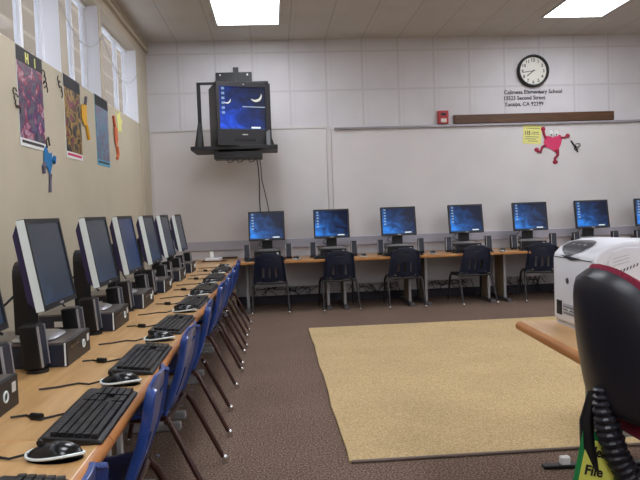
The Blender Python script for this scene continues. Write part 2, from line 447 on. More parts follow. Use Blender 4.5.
def mk_ltable():
    r = empty('computer_table')       # local origin: near front corner at floor, x from -.765 to 0
    MB().box(-.765, -.018, .002, .910, ZT-.028, ZT, bev=.003).build('tabletop', M['top'], r)
    e = MB().prism([(-.018, ZT), (-.007, ZT-.003), (0, ZT-.012), (0, ZT-.024), (-.006, ZT-.032), (-.018, ZT-.034)], .002, .910, 'XZ')
    e.build('edge_band', M['edge'], r, smooth=True)
    MB().box(-.68, -.665, .1, .81, .21, ZT-.028).build('modesty_panel', M['modesty'], r)
    for y in (.09, .82):
        l = MB().box(-.52, -.24, y-.012, y+.012, .04, ZT-.03).build('leg', M['leg_tan'], r)
        MB().box(-.24, -.22, y-.02, y+.02, .04, ZT-.03, bev=.004).build('front_edge', M['white_metal'], l)
        MB().box(-.68, -.10, y-.025, y+.025, 0, .04, bev=.008).build('foot', M['leg_grey'], l)
    return r
LT = Proto(mk_ltable)
ordn = ['nearest the camera', 'second from the camera', 'third from the camera', 'fourth from the camera', 'fifth from the camera', 'sixth from the camera', 'seventh from the camera', 'farthest from the camera']
for k in range(7):
    LT.place((-.405, .683+.912*k, 0), 0, 'light wood computer table in the row along the left wall, ' + ordn[k], 'table')
# last one in the corner is shorter
r = empty('computer_table', (-.405, .683+.912*7, 0), 0, 'light wood table filling the back left corner', 'table')
MB().box(-.765, -.018, .002, .61, ZT-.028, ZT, bev=.003).build('tabletop', M['top'], r)
MB().prism([(-.018, ZT), (-.007, ZT-.003), (0, ZT-.012), (0, ZT-.024), (-.006, ZT-.032), (-.018, ZT-.034)], .002, .61, 'XZ').build('edge_band', M['edge'], r)
MB().box(-.45, -.03, .02, .044, 0, ZT-.03).build('end_panel', M['leg_tan'], r)
MB().box(-.7, -.68, .02, .6, 0, ZT-.03).build('leg', M['leg_tan'], r)
MB().box(-.33, -.03, .575, .60, ZT+.001, ZT+.022).build('back_strip', M['darkwood'], r)

# ------------------------------------------------------------------ computer equipment (faces local -Y)
def mk_monitor(scr, trim='silver'):
    def fn():
        r = empty('monitor')
        w, h = .1975, .1625
        T = Matrix.Translation((0, -.062, .277)) @ Matrix.Rotation(R(-9.5), 4, 'X')
        bz = MB()
        for a in ((-w, w, h-.017, h), (-w, w, -h, -h+.020), (-w, -w+.014, -h+.020, h-.017), (w-.014, w, -h+.020, h-.017)):
            bz.box(a[0], a[1], -.012, .002, a[2], a[3], mtx=T)
        bz.build('bezel', M['black'], r)
        for s in (-1, 1):
            MB().box(s*(w+.0005)-.0025, s*(w+.0005)+.0025, -.010, .018, -h+.002, h-.002, mtx=T, bev=.001).build('side_trim', M[trim], r)
        MB().box(-w+.013, w-.013, -.008, -.004, -h+.019, h-.016).build('screen', scr, r).matrix_local = T
        bk = MB().box(-w+.001, w-.001, .0, .020, -h, h, mtx=T, bev=.003)
        bk.prism([(.018, -h+.004), (.018, h-.004), (.044, h-.05), (.044, -h+.04)], -w+.012, w-.012, 'YZ', mtx=T)
        bmesh.ops.recalc_face_normals(bk.bm, faces=bk.bm.faces)
        bk.build('rear_shell', M['mback'], r)
        MB().box(-.02, .02, -.0135, -.012, -h+.006, -h+.013, mtx=T).build('badge', M['basesil'], r)
        # column with a rounded head
        pts = [(-.058, .02)] + [(-.058+.0, .21)] + [(-.058*math.cos(a), .235+.05*math.sin(a)) for a in [i*PI/8 for i in range(0, 9)]] + [(.058, .02)]
        MB().prism(pts, .008, .055, 'XZ').build('stand_column', M['black'], r)
        MB().cyl((0, -.008, .262), .045, .05, 'Y').build('neck', M['black'], r)
        def base(rr, th, side):
            c, s_ = math.cos(th), math.sin(th)
            x = .13*rr*math.copysign(abs(c)**.7, c); y = -.012+.080*rr*math.copysign(abs(s_)**.7, s_)
            return (x, y, .001 if side < 0 else .001+.018*(1-.55*rr**3)) if rr < 1 else (x, y, .004)
        MB().blob(base, 5, 32).build('base', M['basesil'], r, smooth=True)
        MB().tube([(-.03, .05, .17), (-.05, .10, .12), (-.10, .12, .06), (-.02, .115, .02)], .005, 6).build('cable', M['cable'], r, smooth=True)
        return r
    return fn
MON = [Proto(mk_monitor(s, 'black')) for s in M['scr']]
MONL = Proto(mk_monitor(M['scrL'])); MONL2 = Proto(mk_monitor(M['scrL2']))

def mk_pc():
    r = empty('desktop_computer')
    MB().box(-.145, .145, -.158, .17, 0, .080, bev=.003).build('case', M['pcside'], r)
    MB().box(-.146, .146, -.158, .171, .080, .088, bev=.002).build('lid', M['pctop'], r)
    MB().box(-.147, .147, -.172, -.158, .0, .089, bev=.004).build('front_panel', M['black'], r)
    MB().box(-.1475, -.1465, -.168, -.162, .004, .086).build('trim_strip', M['silver'], r)
    MB().tube([(.055+.014*math.cos(i*PI/8), -.173, .045+.014*math.sin(i*PI/8)) for i in range(16)], .003, 6, closed=True).build('power_button', M['silver'], r)
    MB().box(-.11, -.01, -.1735, -.171, .058, .068).build('drive_slot', M['blackg'], r)
    MB().box(.10, .125, -.1735, -.171, .045, .072).build('sticker', M['sticker'], r)
    v = MB()
    for i in range(5):
        v.box(-.148, -.1445, -.11+i*.009, -.106+i*.009, .03, .06)
    v.build('side_vent', M['silver'], r)
    MB().box(-.148, -.1445, .06, .10, .03, .055).build('sticker', M['sticker'], r)
    return r
PC = Proto(mk_pc)

def mk_spk():
    r = empty('speaker')
    T = Matrix.Translation((0, 0, .012)) @ Matrix.Rotation(R(-5), 4, 'X')
    MB().cyl((0, 0, .006), .037, .012, 'Z', 24).build('base', M['black'], r)
    MB().box(-.033, .033, -.028, .035, 0, .155, mtx=T, bev=.007).build('cabinet', M['black'], r)
    MB().box(-.029, .029, -.032, -.027, .01, .145, mtx=T, bev=.002).build('grille', M['pcside'], r)
    s_ = MB()
    for s in (-1, 1): s_.box(s*.031-.003, s*.031+.003, -.0335, -.027, .008, .148, mtx=T)
    s_.build('edge_trim', M['basesil'], r)
    return r
SPK = Proto(mk_spk)

def mk_kb():
    r = empty('keyboard')
    b_ = MB().prism([(-.078, 0), (.074, 0), (.076, .022), (.062, .026), (-.066, .012), (-.078, .006)], -.225, .225, 'YZ')
    b_.build('body', M['black'], r, mods=(('BEVEL', dict(width=.003, segments=2)),))
    def keys(x0, x1, rows, kw=.019):
        m_ = MB()
        for j in rows:
            y = -.058+j*.0195; z = .0125+(y+.066)*.11
            n = max(1, round((x1-x0)/kw)); ww = (x1-x0)/n
            if j == 0 and n > 8:
                spans = [(0, 1.3), (1.3, 2.5), (2.5, 3.8), (3.8, 9.6), (9.6, 10.9), (10.9, 12.1), (12.1, 13.3), (13.3, n)]
            else: spans = [(i, i+1) for i in range(n)]
            for a, c in spans:
                m_.prism([(x0+a*ww+.0012, y-.0085), (x0+c*ww-.0012, y-.0085), (x0+c*ww-.0012, y+.0085), (x0+a*ww+.0012, y+.0085)], z-.004, z+.009, 'XY')
        return m_
    keys(-.215, .065, [0, 1, 2, 3, 4, 5]).build('key_block', M['key'], r)
    keys(.073, .13, [0, .95]).build('key_block', M['key'], r); keys(.073, .13, [3, 4, 4.95]).build('key_block', M['key'], r)
    keys(.139, .215, [0, 1, 2, 3, 4]).build('key_block', M['key'], r)
    cp = [(.02, .074, .012), (.03, .11, .004), (.0, .15, .004), (.05, .20, .004), (.03, .236, .006)]
    cc = MB().tube(cp, .0032, 6).build('cable', M['cable'], r, smooth=True)
    MB().tube([(.006, .142, .009), (.02, .175, .009)], .0095, 10).build('ferrite_bead', M['black'], cc, smooth=True)
    return r
KB = Proto(mk_kb)

def mk_mouse():
    r = empty('computer_mouse')
    def shp(sc, dz, z1):
        def f(rr, th, side):
            c, s_ = math.cos(th), math.sin(th)
            x = sc*.034*rr*c*(1-.12*s_); y = sc*.062*rr*s_
            prof = max(0, 1-rr**2.6)
            hump = .028*(1-.25*(y/.062+.35)**2)
            z = dz+(z1+(hump)*prof**.6 if side > 0 else 0)
            return (x, y, z)
        return f
    MB().blob(shp(1, .0005, .010), 8, 28).build('body', M['blackg'], r, smooth=True)
    ring = [(.0352*math.cos(a)*(1-.12*math.sin(a)), .0635*math.sin(a), .012+.004*math.sin(2*a)) for a in [2*PI*k/28 for k in range(28)]]
    MB().tube(ring, .0032, 6, closed=True).build('silver_band', M['silver'], r, smooth=True)
    MB().cyl((0, .032, .036), .007, .006, 'X', 14).build('scroll_wheel', M['black'], r)
    MB().tube([(0, .06, .012), (-.005, .10, .004), (.012, .14, .0035), (-.03, .19, .0035), (-.055, .237, .004)], .003, 6).build('cable', M['cable'], r, smooth=True)
    return r
MS = Proto(mk_mouse)

# chair (faces local +Y)
def mk_chair(shell, tube):
    def fn():
        r = empty('school_chair')
        zb, zt = .335, .645
        def bk(u, v):
            hw = .185-.035*v - (.022*max(0, (v-.86)/.14)**2)
            a = 2*u-1
            x = a*hw; z = zb+(zt-zb)*v
            if v > .85: z -= .030*max(0, abs(a)-.55)/.45*(v-.85)/.15
            y = -.128-.090*v+.030*a*a + (-.016*math.sin(v*PI))
            e = max(0, abs(a)-.82)/.18
            y += -.032*e*e
            return (x, y, z)
        nu, nv = 30, 20
        slots = {(8, 9), (14, 15), (20, 21)}
        def sk(i, j):
            if 3 <= j <= 9 and any(a <= i <= b_ for a, b_ in slots): return True
            return j == 16 and 11 <= i <= 18
        MB().grid(bk, nu, nv, sk).build('backrest', shell, r, smooth=True, mods=(('SOLIDIFY', dict(thickness=.010, offset=0)), ('BEVEL', dict(width=.002, segments=2))))
        def st(u, v):
            a = 2*u-1; hw = .19-.015*v
            if v > .8: hw -= .03*((v-.8)/.2)**2
            x = a*hw; y = -.125+.34*v
            z = .335-.012*math.sin(v*PI)+.012*a*a*(1-v) - .03*max(0, (v-.85)/.15)**2 + (.0 if v > .1 else .006*(1-v/.1))
            return (x, y, z)
        MB().grid(st, 20, 18).build('seat', shell, r, smooth=True, mods=(('SOLIDIFY', dict(thickness=.010, offset=0)),))
        # side flanges joining seat and back
        MB().tube([(-.16, -.13, .318), (-.16, .12, .312)], .010, 8).tube([(.16, -.13, .318), (.16, .12, .312)], .010, 8).tube([(-.2, -.135, .316), (.2, -.135, .316)], .010, 8).build('seat_frame', tube, r, smooth=True)
        for s in (-1, 1):
            for (yt, yf) in ((-.135, -.29), (.12, .19)):
                l = MB().tube([(s*.178, yt, .322), (s*.193, yt+(yf-yt)*.16, .285), (s*.203, yf*.97, .03)], [.0115, .0125, .0105], 10).build('leg', tube, r, smooth=True)
                MB().cyl((s*.203, yf, .0125), .013, .025, 'Z', 14).sph((s*.203, yf, .026), .0125).build('glide', M['chrome'], l, smooth=True)
        for s in (-1, 1): MB().cyl((s*.11, -.178, .352), .006, .01, 'Y', 10).build('rivet', M['chrome'], r)
        return r
    return fn
CHL = Proto(mk_chair(M['shell'], M['brown'])); CHB = Proto(mk_chair(M['shellb'], M['dtube']))  # back row: the same chair with light falloff put into its colours

# left row ------------------------------------------------------------
PCY = [None, 1.63, 2.37, 3.075, 3.77, 4.50, 5.24, 5.96]
MOY = [None, 1.82, 2.50, 3.225, 3.84, 4.54, 5.19, 5.93]
KBY = [1.10, 1.745, 2.40, 3.12, 3.875, 4.58, 5.33, 6.03]
MSY = [1.46, 2.085, 2.79, 3.575, 4.24, 4.955, 5.735, 6.41]
g_ = 'left wall row'
for k in range(8):
    o_ = ordn[k]
    KB.place((-.490, KBY[k], ZT), PI/2+R(random.uniform(-2, 2)), 'black keyboard on the left wall tables, ' + o_, 'keyboard').scale = (.95, .94, 1)
    MS.place((-.497, MSY[k], ZT), PI/2+R(random.uniform(-8, 8)), 'black and silver mouse on the left wall tables, ' + o_, 'mouse')
for k in range(1, 8):
    o_ = ordn[k-1] if k < 7 else ordn[7]
    p = PCY[k]
    PC.place((-.918, p+.147, ZT), PI/2, 'flat black desktop computer under a monitor on the left wall tables, ' + o_, 'computer')
    pr = MONL2 if k in (4,) else MONL
    pr.place((-.895, MOY[k], ZT+.0885), PI/2, 'silver-edged flat monitor on the left wall tables, ' + o_, 'monitor').scale = (.93, 1, 1)
    SPK.place((-.830, p-.055, ZT), PI/2, 'small black speaker on the near side of the left row computer ' + o_, 'speaker')
    SPK.place((-.815, p+.345, ZT), PI/2, 'small black speaker on the far side of the left row computer ' + o_, 'speaker')
CY = [1.12, 1.88, 2.65, 3.36, 4.26, 4.83, 5.45, 6.15]
for k, y in enumerate(CY):
    CHL.place((-.55, y, 0), PI/2+R([0, 2, -3, 3, -2, 1, 2, 0][k]), 'blue plastic school chair pushed to the left tables, ' + ordn[k], 'chair')

# back row ------------------------------------------------------------
bx = [-.084, .645, 1.402, 2.177, 2.93, 3.66, 4.40]
bo = ['first from the left', 'second from the left', 'third from the left', 'fourth from the left', 'fifth from the left', 'sixth from the left, above the printer', 'last at the right edge of the picture']
for k, x in enumerate(bx):
    o_ = bo[k]
    MON[k % 3].place((x, 7.45, ZT+.0885), R([0, -2, 1, 2, -1, 1, -8][k]), 'blue-screened monitor on the back wall, ' + o_, 'monitor')
    PC.place((x, 7.455, ZT), 0, 'black desktop computer on the back wall tables, ' + o_, 'computer')
    SPK.place((x-.225, 7.31, ZT), 0, 'speaker left of back wall monitor, ' + o_, 'speaker')
    SPK.place((x+.235, 7.31, ZT), 0, 'speaker right of back wall monitor, ' + o_, 'speaker')
    if k < 6:
        KB.place((x-.02, 7.075, ZT), 0, 'black keyboard on the back wall tables, ' + o_, 'keyboard')
        MS.place((x+.31, 7.07, ZT), R(-20), 'small black mouse on the back wall tables, ' + o_, 'mouse')
cb = [(-.065, 0), (.67, 3), (1.39, -2), (2.14, 6), (2.93, -12)]
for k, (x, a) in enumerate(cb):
    CHB.place((x, 7.145, 0), R(a), 'falloff-darkened blue school chair with three back slots at the back wall, ' + bo[k], 'chair').scale = (.95, .97, 1.0)

# cable tangles under the back tables
for k in range(5):
    x0 = (xs[k]+xs[k+1])/2
    cm = MB()
    for j in range(5):
        px = x0-.36+random.random()*.1; pts = []
        for i in range(9):
            pts.append((px+i*.075+random.uniform(-.05, .05), 7.652+random.uniform(-.012, .03), .03+abs(random.gauss(.13, .07))))
        cm.tube(pts, .0045, 5)
    for j in range(2):
        px = x0+random.uniform(-.4, .4)
        cm.tube([(px, 7.66, .5), (px+.03, 7.66, .35), (px-.02, 7.65, .22), (px+.05, 7.64, .012)], .0045, 5)
    tag(cm.build('cable_tangle', M['cable'], smooth=True), 'loose black cables hanging by the wall under the back table, ' + names[k], 'cables', kind='stuff')

# white device in the corner
r = empty('desk_device', (-.67, 7.28, ZT), R(-5), 'small white box with a stub on a wooden tray in the corner', 'device')
MB().box(-.13, .13, -.05, .09, 0, .012, bev=.003).build('tray', M['darkwood'], r)
MB().box(-.09, .085, -.045, .055, .012, .042, bev=.006).build('housing', M['prn'], r)
MB().cyl((-.03, .02, .075), .028, .07, 'Z', 20, r2=.022).build('stub', M['whitec'], r)

# ------------------------------------------------------------------ television on bracket
tv = empty('television', (-.27, 6.97, 1.781), R(20), 'boxy black tube television showing a blue desktop, high on the back wall', 'television')
hw, hh = .292, .32
fb = MB()
for a in ((-hw, hw, .605, .65), (-hw, hw, 0, .165), (-hw, -hw+.032, .165, .605), (hw-.058, hw, .165, .605)):
    fb.box(a[0], a[1], -.02, .03, a[2], a[3])
fb.build('front_bezel', M['tv'], tv)
MB().box(-hw+.030, hw-.056, -.008, .0, .163, .607).build('screen', M['scr_tv'], tv)
bk = MB()
secs = [(.03, hw, .0, .65), (.33, hw-.012, .005, .63), (.38, .24, .02, .55), (.48, .15, .05, .40)]
rings = []
for y, w_, z0, z1 in secs:
    rings.append([bk.bm.verts.new(p) for p in ((-w_, y, z0), (w_, y, z0), (w_, y, z1), (-w_, y, z1))])
for a, b_ in zip(rings, rings[1:]):
    for k in range(4): bk.bm.faces.new((a[k], a[(k+1) % 4], b_[(k+1) % 4], b_[k]))
bk.bm.faces.new(rings[0]); bk.bm.faces.new(rings[-1][::-1]); bmesh.ops.recalc_face_normals(bk.bm, faces=bk.bm.faces)
bk.build('rear_housing', M['tv'], tv, mods=(('BEVEL', dict(width=.01, segments=2)),))
MB().box(-.11, .11, -.024, -.019, .045, .07, bev=.002).build('control_flap', M['blackg'], tv)
MB().box(-.03, .03, -.0225, -.019, .105, .115).build('badge', M['basesil'], tv)
MB().cyl((0, -.02, .628), .006, .006, 'Y', 12).build('sensor', M['basesil'], tv)

br = empty('television_bracket', (-.37, 7.1, 1.74), 0, 'black steel wall bracket with shelf holding the television', 'bracket')
MB().box(-.46, .44, -.17, .40, 0, .04, bev=.004).build('shelf', M['bracket'], br)
for s, xx in ((-1, -.37), (1, .345)):
    MB().box(xx-.02, xx+.02, -.012, .012, .04, .71).box(xx-.02, xx+.02, -.1, .1, .04, .07).prism([(-.14, .04), (.14, .04), (.0, .32)], xx-.02, xx+.02, 'YZ').prism([(xx-.02, .04), (xx+(-.065 if s < 0 else .065), .04), (xx-.02, .30)], -.02, .0, 'XZ').build('side_arm', M['bracket'], br)
MB().box(-.39, .365, -.012, .012, .70, .725).build('top_bar', M['bracket'], br)
MB().box(-.03, .03, -.012, .60, .725, .76).box(-.03, .03, .56, .60, .76, 1.0).build('arm', M['bracket'], br)
MB().box(-.23, .18, .585, .61, .80, .95, bev=.004).build('wall_plate', M['bracket'], br)
bo_ = MB()
for x in (-.18, .13):
    for z in (.83, .92): bo_.cyl((x, .58, z), .010, .012, 'Y', 10)
bo_.build('bolt', M['basesil'], br)
vb = empty('cable_box', (-.345, 6.95, 1.645), 0, 'black electronics box slung below the television shelf', 'electronics')
MB().box(-.25, .25, -.0, .26, .0, .075, bev=.004).build('housing', M['black'], vb)
MB().box(-.2, .05, -.003, .0, .03, .05).build('display', M['blackg'], vb)
MB().box(-.24, -.20, .02, .22, .075, .096).box(.2, .24, .02, .22, .075, .096).build('hanger', M['bracket'], vb)
lp = MB()
for x in (-.12, -.02, .1): lp.tube([(x, .02, .0), (x+.02, .0, -.04), (x+.06, .01, -.03), (x+.08, .05, .0)], .005, 6)
lp.build('cable_loop', M['cable'], vb)
tag(MB().tube([(-.155, 7.0, 1.66), (-.15, 7.3, 1.58), (-.15, 7.66, 1.45), (-.155, 7.69, 1.2), (-.14, 7.69, .72)], .006, 6).build('video_cable', M['cable'], smooth=True), 'straight black cable from the television box down the wall', 'cable')
tag(MB().tube([(-.125, 7.0, 1.66), (-.12, 7.3, 1.58), (-.12, 7.66, 1.45), (-.07, 7.69, 1.2), (-.03, 7.69, .95), (.0, 7.69, .72)], .005, 6).build('power_cable', M['cable'], smooth=True), 'slanting black cable from the television box down the wall', 'cable')

# ------------------------------------------------------------------ clock, lettering, alarm, wooden rail, paper, creature
ck = empty('wall_clock', (3.125, W, 2.635), 0, 'round black-rimmed wall clock above the school lettering', 'clock')
ring = MB(); seg = 48
prof = [(.19, 0), (.19, -.04), (.182, -.055), (.168, -.055), (.162, -.04), (.162, -.02), (.162, 0)]
V = [[ring.bm.verts.new((rad*math.cos(2*PI*k/seg), y, rad*math.sin(2*PI*k/seg))) for rad, y in prof] for k in range(seg)]
for k in range(seg):
    for j in range(len(prof)-1): ring.bm.faces.new((V[k][j], V[k][j+1], V[(k+1) % seg][j+1], V[(k+1) % seg][j]))
bmesh.ops.recalc_face_normals(ring.bm, faces=ring.bm.faces)
ring.build('rim', M['ink'], ck, smooth=True)
MB().cyl((0, -.015, 0), .163, .008, 'Y', 48).build('face', M['cface'], ck)
for n in range(1, 13):
    a = PI/2-n*PI/6; t_ = str(n)
    text_mesh('numeral', t_, M['inkg'], ck, None, .052, Matrix.Translation((.128*math.cos(a)-.013*len(t_), -.021, .128*math.sin(a)-.018)) @ XZ, bold=.001)
for nm, ang, ln, wd in (('minute_hand', 263, .135, .007), ('hour_hand', 231, .095, .010)):
    a = R(90-ang)
    MB().box(-.02, ln, -.004, 0, -wd/2, wd/2, mtx=Matrix.Translation((0, -.024, 0)) @ Matrix.Rotation(-a, 4, 'Y')).build(nm, M['ink'], ck)

lt = empty('wall_lettering', (2.775, W-.001, 2.24), 0, 'three lines of black lettering naming the school and address', 'lettering')
for t_, wd, z in (('Calimesa Elementary School', .705, .132), ('13523 Second Street', .50, .062), ('Yucaipa, CA 92399', .475, -.010)):
    text_mesh('text_line', t_, M['ink'], lt, wd, .066, Matrix.Translation((0, -.003, z)) @ XZ, bold=.0008)

al = empty('fire_alarm', (2.028, W, 2.115), 0, 'small red fire alarm box beside the wooden rail', 'fire alarm')
MB().box(-.062, .062, -.045, 0, -.075, .078, bev=.006).build('housing', M['red'], al)
MB().box(-.035, .035, -.06, -.044, -.062, -.015, bev=.008).build('strobe_lens', M['clear'], al)
MB().box(-.03, .03, -.048, -.044, .02, .05).build('sounder', M['ink'], al)
tag(MB().box(2.16, 4.105, W-.03, W-.001, 2.035, 2.14, bev=.004).build('wooden_rail', M['darkwood']), 'long dark brown wooden board fixed above the cream board', 'board')

yp = empty('yellow_notice', (3.10, W-.015, 1.885), R(0), 'square yellow paper notice behind the pink cut-out creature', 'notice')
yp.rotation_euler = (0, R(4), 0)
MB().box(-.112, .112, -.002, 0, -.11, .11).build('sheet', M['yellow'], yp)
text_mesh('print', '115', M['inkg'], yp, .06, .06, Matrix.Translation((-.085, -.0035, .0)) @ XZ, bold=.002)
bl = MB()
for z, x0, x1 in ((.075, -.07, .09), (.03, .0, .08), (.01, -.01, .085), (-.025, -.08, .08), (-.05, -.08, .05), (-.075, -.05, .07)):
    bl.box(x0, x1, -.003, -.002, z-.003, z+.003)
bl.build('print', M['inkg'], yp)

pk_scale = 1.1
def outline(pts, m, name, parent, d=(-.003, 0), plane='XZ'):
    return MB().prism(pts, d[0], d[1], plane).build(name, m, parent)
pk = empty('paper_creature', (3.352, W-.019, 1.80), 0, 'pink paper creature with round eyes striding across the cream board', 'wall decoration')
pk.scale = (pk_scale, 1, pk_scale)
outline([(-.085, .06), (-.03, .055), (.0, .04), (.04, .065), (.085, .07), (.10, .02), (.085, -.04), (.055, -.10), (.02, -.115), (-.03, -.08), (-.085, -.06), (-.105, -.01)], M['pink'], 'body', pk)
MB().tube([(-.08, -.004, .03), (-.10, -.004, .08), (-.105, -.004, .125)], .014, 8).sph((-.108, -.004, .135), .026, (1, .2, 1)).build('arm', M['crimson'], pk, smooth=True)
MB().tube([(.085, -.004, .04), (.13, -.004, .035), (.155, -.004, .055)], .011, 8).sph((.163, -.004, .055), .026, (1, .2, .9)).build('arm', M['crimson'], pk, smooth=True)
MB().tube([(.045, -.004, -.09), (.05, -.004, -.15), (.015, -.004, -.185), (.02, -.004, -.22)], [.022, .015, .013, .015], 8).sph((.02, -.004, -.225), .03, (1, .2, .7)).build('leg', M['crimson'], pk, smooth=True)
MB().tube([(-.085, -.004, -.04), (-.125, -.004, -.06), (-.14, -.004, -.11), (-.175, -.004, -.10)], [.016, .014, .014, .018], 8).sph((-.185, -.004, -.085), .026, (1, .2, .9)).build('leg', M['crimson'], pk, smooth=True)
for x in (-.025, .035):
    e_ = MB().sph((x, -.004, .085), .032, (.9, .15, 1.05), 20).build('eye', M['whitec'], pk, smooth=True)
    MB().sph((x+.003, -.010, .070), .008, (1, .3, 1)).build('pupil', M['ink'], e_, smooth=True)
sc_ = MB().tube([(.20, -.004, .0), (.24, -.004, -.06), (.275, -.004, -.125)], .008, 6)
sc_.tube([(.275+.028*math.cos(a), -.004, -.05+.02*math.sin(a)) for a in [i*PI/5 for i in range(10)]], .004, 5, closed=True)
sc_.tube([(.255+.022*math.cos(a), -.004, -.085+.018*math.sin(a)) for a in [i*PI/5 for i in range(10)]], .004, 5, closed=True)
sc_.build('held_tool', M['ink'], pk)

# ------------------------------------------------------------------ left wall posters and cut-outs (plane X = -L, drawn in Y,Z)
def poster(yc, zc, w, h, cols, seed, label, head=None, foot=None, letters=None, frame=None):
    r = empty('poster', (-L+.001, yc, zc), 0, label, 'poster')
    MB().box(0, .003, -w/2, w/2, -h/2, h/2).build('sheet', frame or M['whitec'], r)
    x1 = .0045
    MB().box(.003, x1, -w/2+.006, w/2-.006, -h/2+.045, h/2-(.085 if head else .012)).build('picture', picture('poster_picture', cols, 10, seed), r)
    if head: MB().box(.003, x1, -w/2, w/2, h/2-.085, h/2).build('header', head, r)
    if foot: MB().box(.003, x1, -w/2+.03, w/2-.03, -h/2+.018, -h/2+.034).build('caption', foot, r)
    if letters:
        for t_, y in letters:
            text_mesh('letter', t_, M['yellow'], r, None, .075, Matrix.Translation((.006, y, h/2-.072)) @ Matrix.Rotation(PI/2, 4, 'Z') @ XZ, bold=.004)
    return r
poster(3.98, 1.775, .41, .555, [(30, 26, 44), (84, 80, 112), (112, 104, 98), (62, 52, 96), (150, 48, 66), (190, 160, 176), (60, 44, 90)], 1.0, 'tall purple and red picture poster nearest the camera, under the first window', M['ink'], M['inkg'], [('H', -.075), ('i', .07)])
poster(4.785, 1.78, .38, .565, [(20, 20, 22), (40, 38, 40), (70, 66, 60), (190, 150, 60), (50, 48, 50), (160, 60, 90), (30, 30, 30)], 4.2, 'dark picture poster with yellow patches, second from the camera', M['ink'], M['pink'])
poster(5.59, 1.785, .40, .56, [(60, 104, 130), (88, 130, 152), (92, 126, 150), (110, 72, 104), (104, 140, 162), (74, 110, 140)], 7.7, 'pale blue picture poster farthest from the camera', M['ink'], M['inkg'], frame=mat('cyan_border', (90, 170, 200), .5))

def cut(name, label, loc):
    return empty(name, loc, 0, label, 'wall decoration')
c1 = cut('paper_creature', 'blue paper creature with a long tail under the nearest poster', (-L+.004, 4.20, 1.44))
MB().prism([(-.06, .06), (-.02, .09), (.03, .05), (.085, .06), (.075, -.02), (.03, -.09), (-.01, -.04), (-.065, -.03)], 0, .003, 'YZ').build('body', M['bluec'], c1)
MB().tube([(.003, .03, -.08), (.003, .02, -.13), (.003, .01, -.19)], [.012, .009, .010], 8).build('tail', M['greyc'], c1, smooth=True)
MB().tube([(.003, .08, .02), (.003, .12, .0), (.003, .13, .04)], .011, 8).build('arm', M['bluec'], c1, smooth=True)
MB().tube([(.003, -.06, -.02), (.003, -.09, -.04), (.003, -.08, -.08)], .013, 8).build('arm', M['greyc'], c1, smooth=True)
MB().tube([(.003, .0, .08), (.003, -.02, .12), (.003, .03, .15), (.003, .05, .10)], .005, 6).build('antenna', M['inkg'], c1, smooth=True)
c2 = cut('paper_creature', 'yellow paper creature beside the dark middle poster', (-L+.008, 5.06, 1.84))
MB().prism([(-.07, .08), (-.02, .07), (.05, .11), (.06, .02), (.05, -.07), (-.03, -.07), (-.08, -.02)], 0, .003, 'YZ').build('body', M['yelc'], c2)
MB().tube([(.003, .03, .09), (.003, .055, .15)], .010, 8).build('arm', M['greyc'], c2, smooth=True)
MB().tube([(.003, .03, -.06), (.003, .06, -.12), (.003, .08, -.165)], .012, 8).build('leg', M['yelc'], c2, smooth=True)
c3 = cut('paper_creature', 'orange paper creature beside the pale blue poster', (-L+.008, 6.03, 1.80))
MB().prism([(-.06, .06), (.0, .10), (.06, .07), (.08, -.02), (.02, -.10), (-.04, -.06)], 0, .003, 'YZ').build('body', M['orgc'], c3)
MB().tube([(.003, -.03, .08), (.003, -.07, .17)], .012, 8).build('arm', M['orgc'], c3, smooth=True)
MB().tube([(.003, .02, -.09), (.003, .04, -.16), (.003, .0, -.20)], .014, 8).build('leg', M['orgc'], c3, smooth=True)
tag(MB().prism([(-.11, .09), (-.05, .06), (.02, .11), (.05, .05), (.12, .03), (.07, -.02), (.08, -.09), (.0, -.07), (-.07, -.10), (-.08, -.02)], 0, .003, 'YZ').build('paper_star', M['yellow']), 'jagged yellow paper shape at the far end of the left wall', 'wall decoration').location = (-L+.001, 6.22, 1.945)
for nm, (y, z), lb in (('paper_scribble', (3.745, 1.735), 'dark curly paper cut-out on the left edge of the nearest poster'), ('paper_scribble', (4.22, 1.93), 'dark curly paper cut-out on the right edge of the nearest poster'), ('paper_scribble', (4.52, 1.955), 'dark curly paper cut-out on the left edge of the middle poster')):
    m_ = MB()
    for j in range(4):
        a0 = random.uniform(0, 6); pts = [(.006, .028*math.cos(a0+i*.9)+.012*(j-1.5), (.045-.03*j)+.022*math.sin(a0+i*.9)) for i in range(5)]
        m_.tube(pts, .0035, 6)
    o = m_.build(nm, M['inkg'], smooth=True); o.location = (-L+.001, y, z); tag(o, lb, 'wall decoration')

# ------------------------------------------------------------------ right foreground desk
dk = empty('work_table', (1.05, 2.84, 0), R(-3), 'light wood table with rounded orange edge holding the white printer', 'table')
wd, ln = .80, 1.62
MB().box(.022, wd, -ln, 0, ZT-.03, ZT, bev=.003).build('tabletop', M['top'], dk)
MB().prism([(.022, ZT), (.010, ZT-.002), (.002, ZT-.010), (0, ZT-.020), (.003, ZT-.032), (.022, ZT-.040)], -ln, 0, 'XZ').build('edge_band', M['edge'], dk, smooth=True)
for y in (-.27, -1.35):
    l = MB().box(.20, .25, y-.02, y+.02, .014, ZT-.03, bev=.005).box(.20, .62, y-.012, y+.012, .12, ZT-.04).build('leg', M['white_metal'], dk)
    MB().box(.015, .70, y-.018, y+.018, 0, .015, bev=.004).build('foot', M['black'], l)
    MB().box(.085, .125, y-.015, y+.015, .014, .048, bev=.006).build('foot_cap', M['whitec'], l)

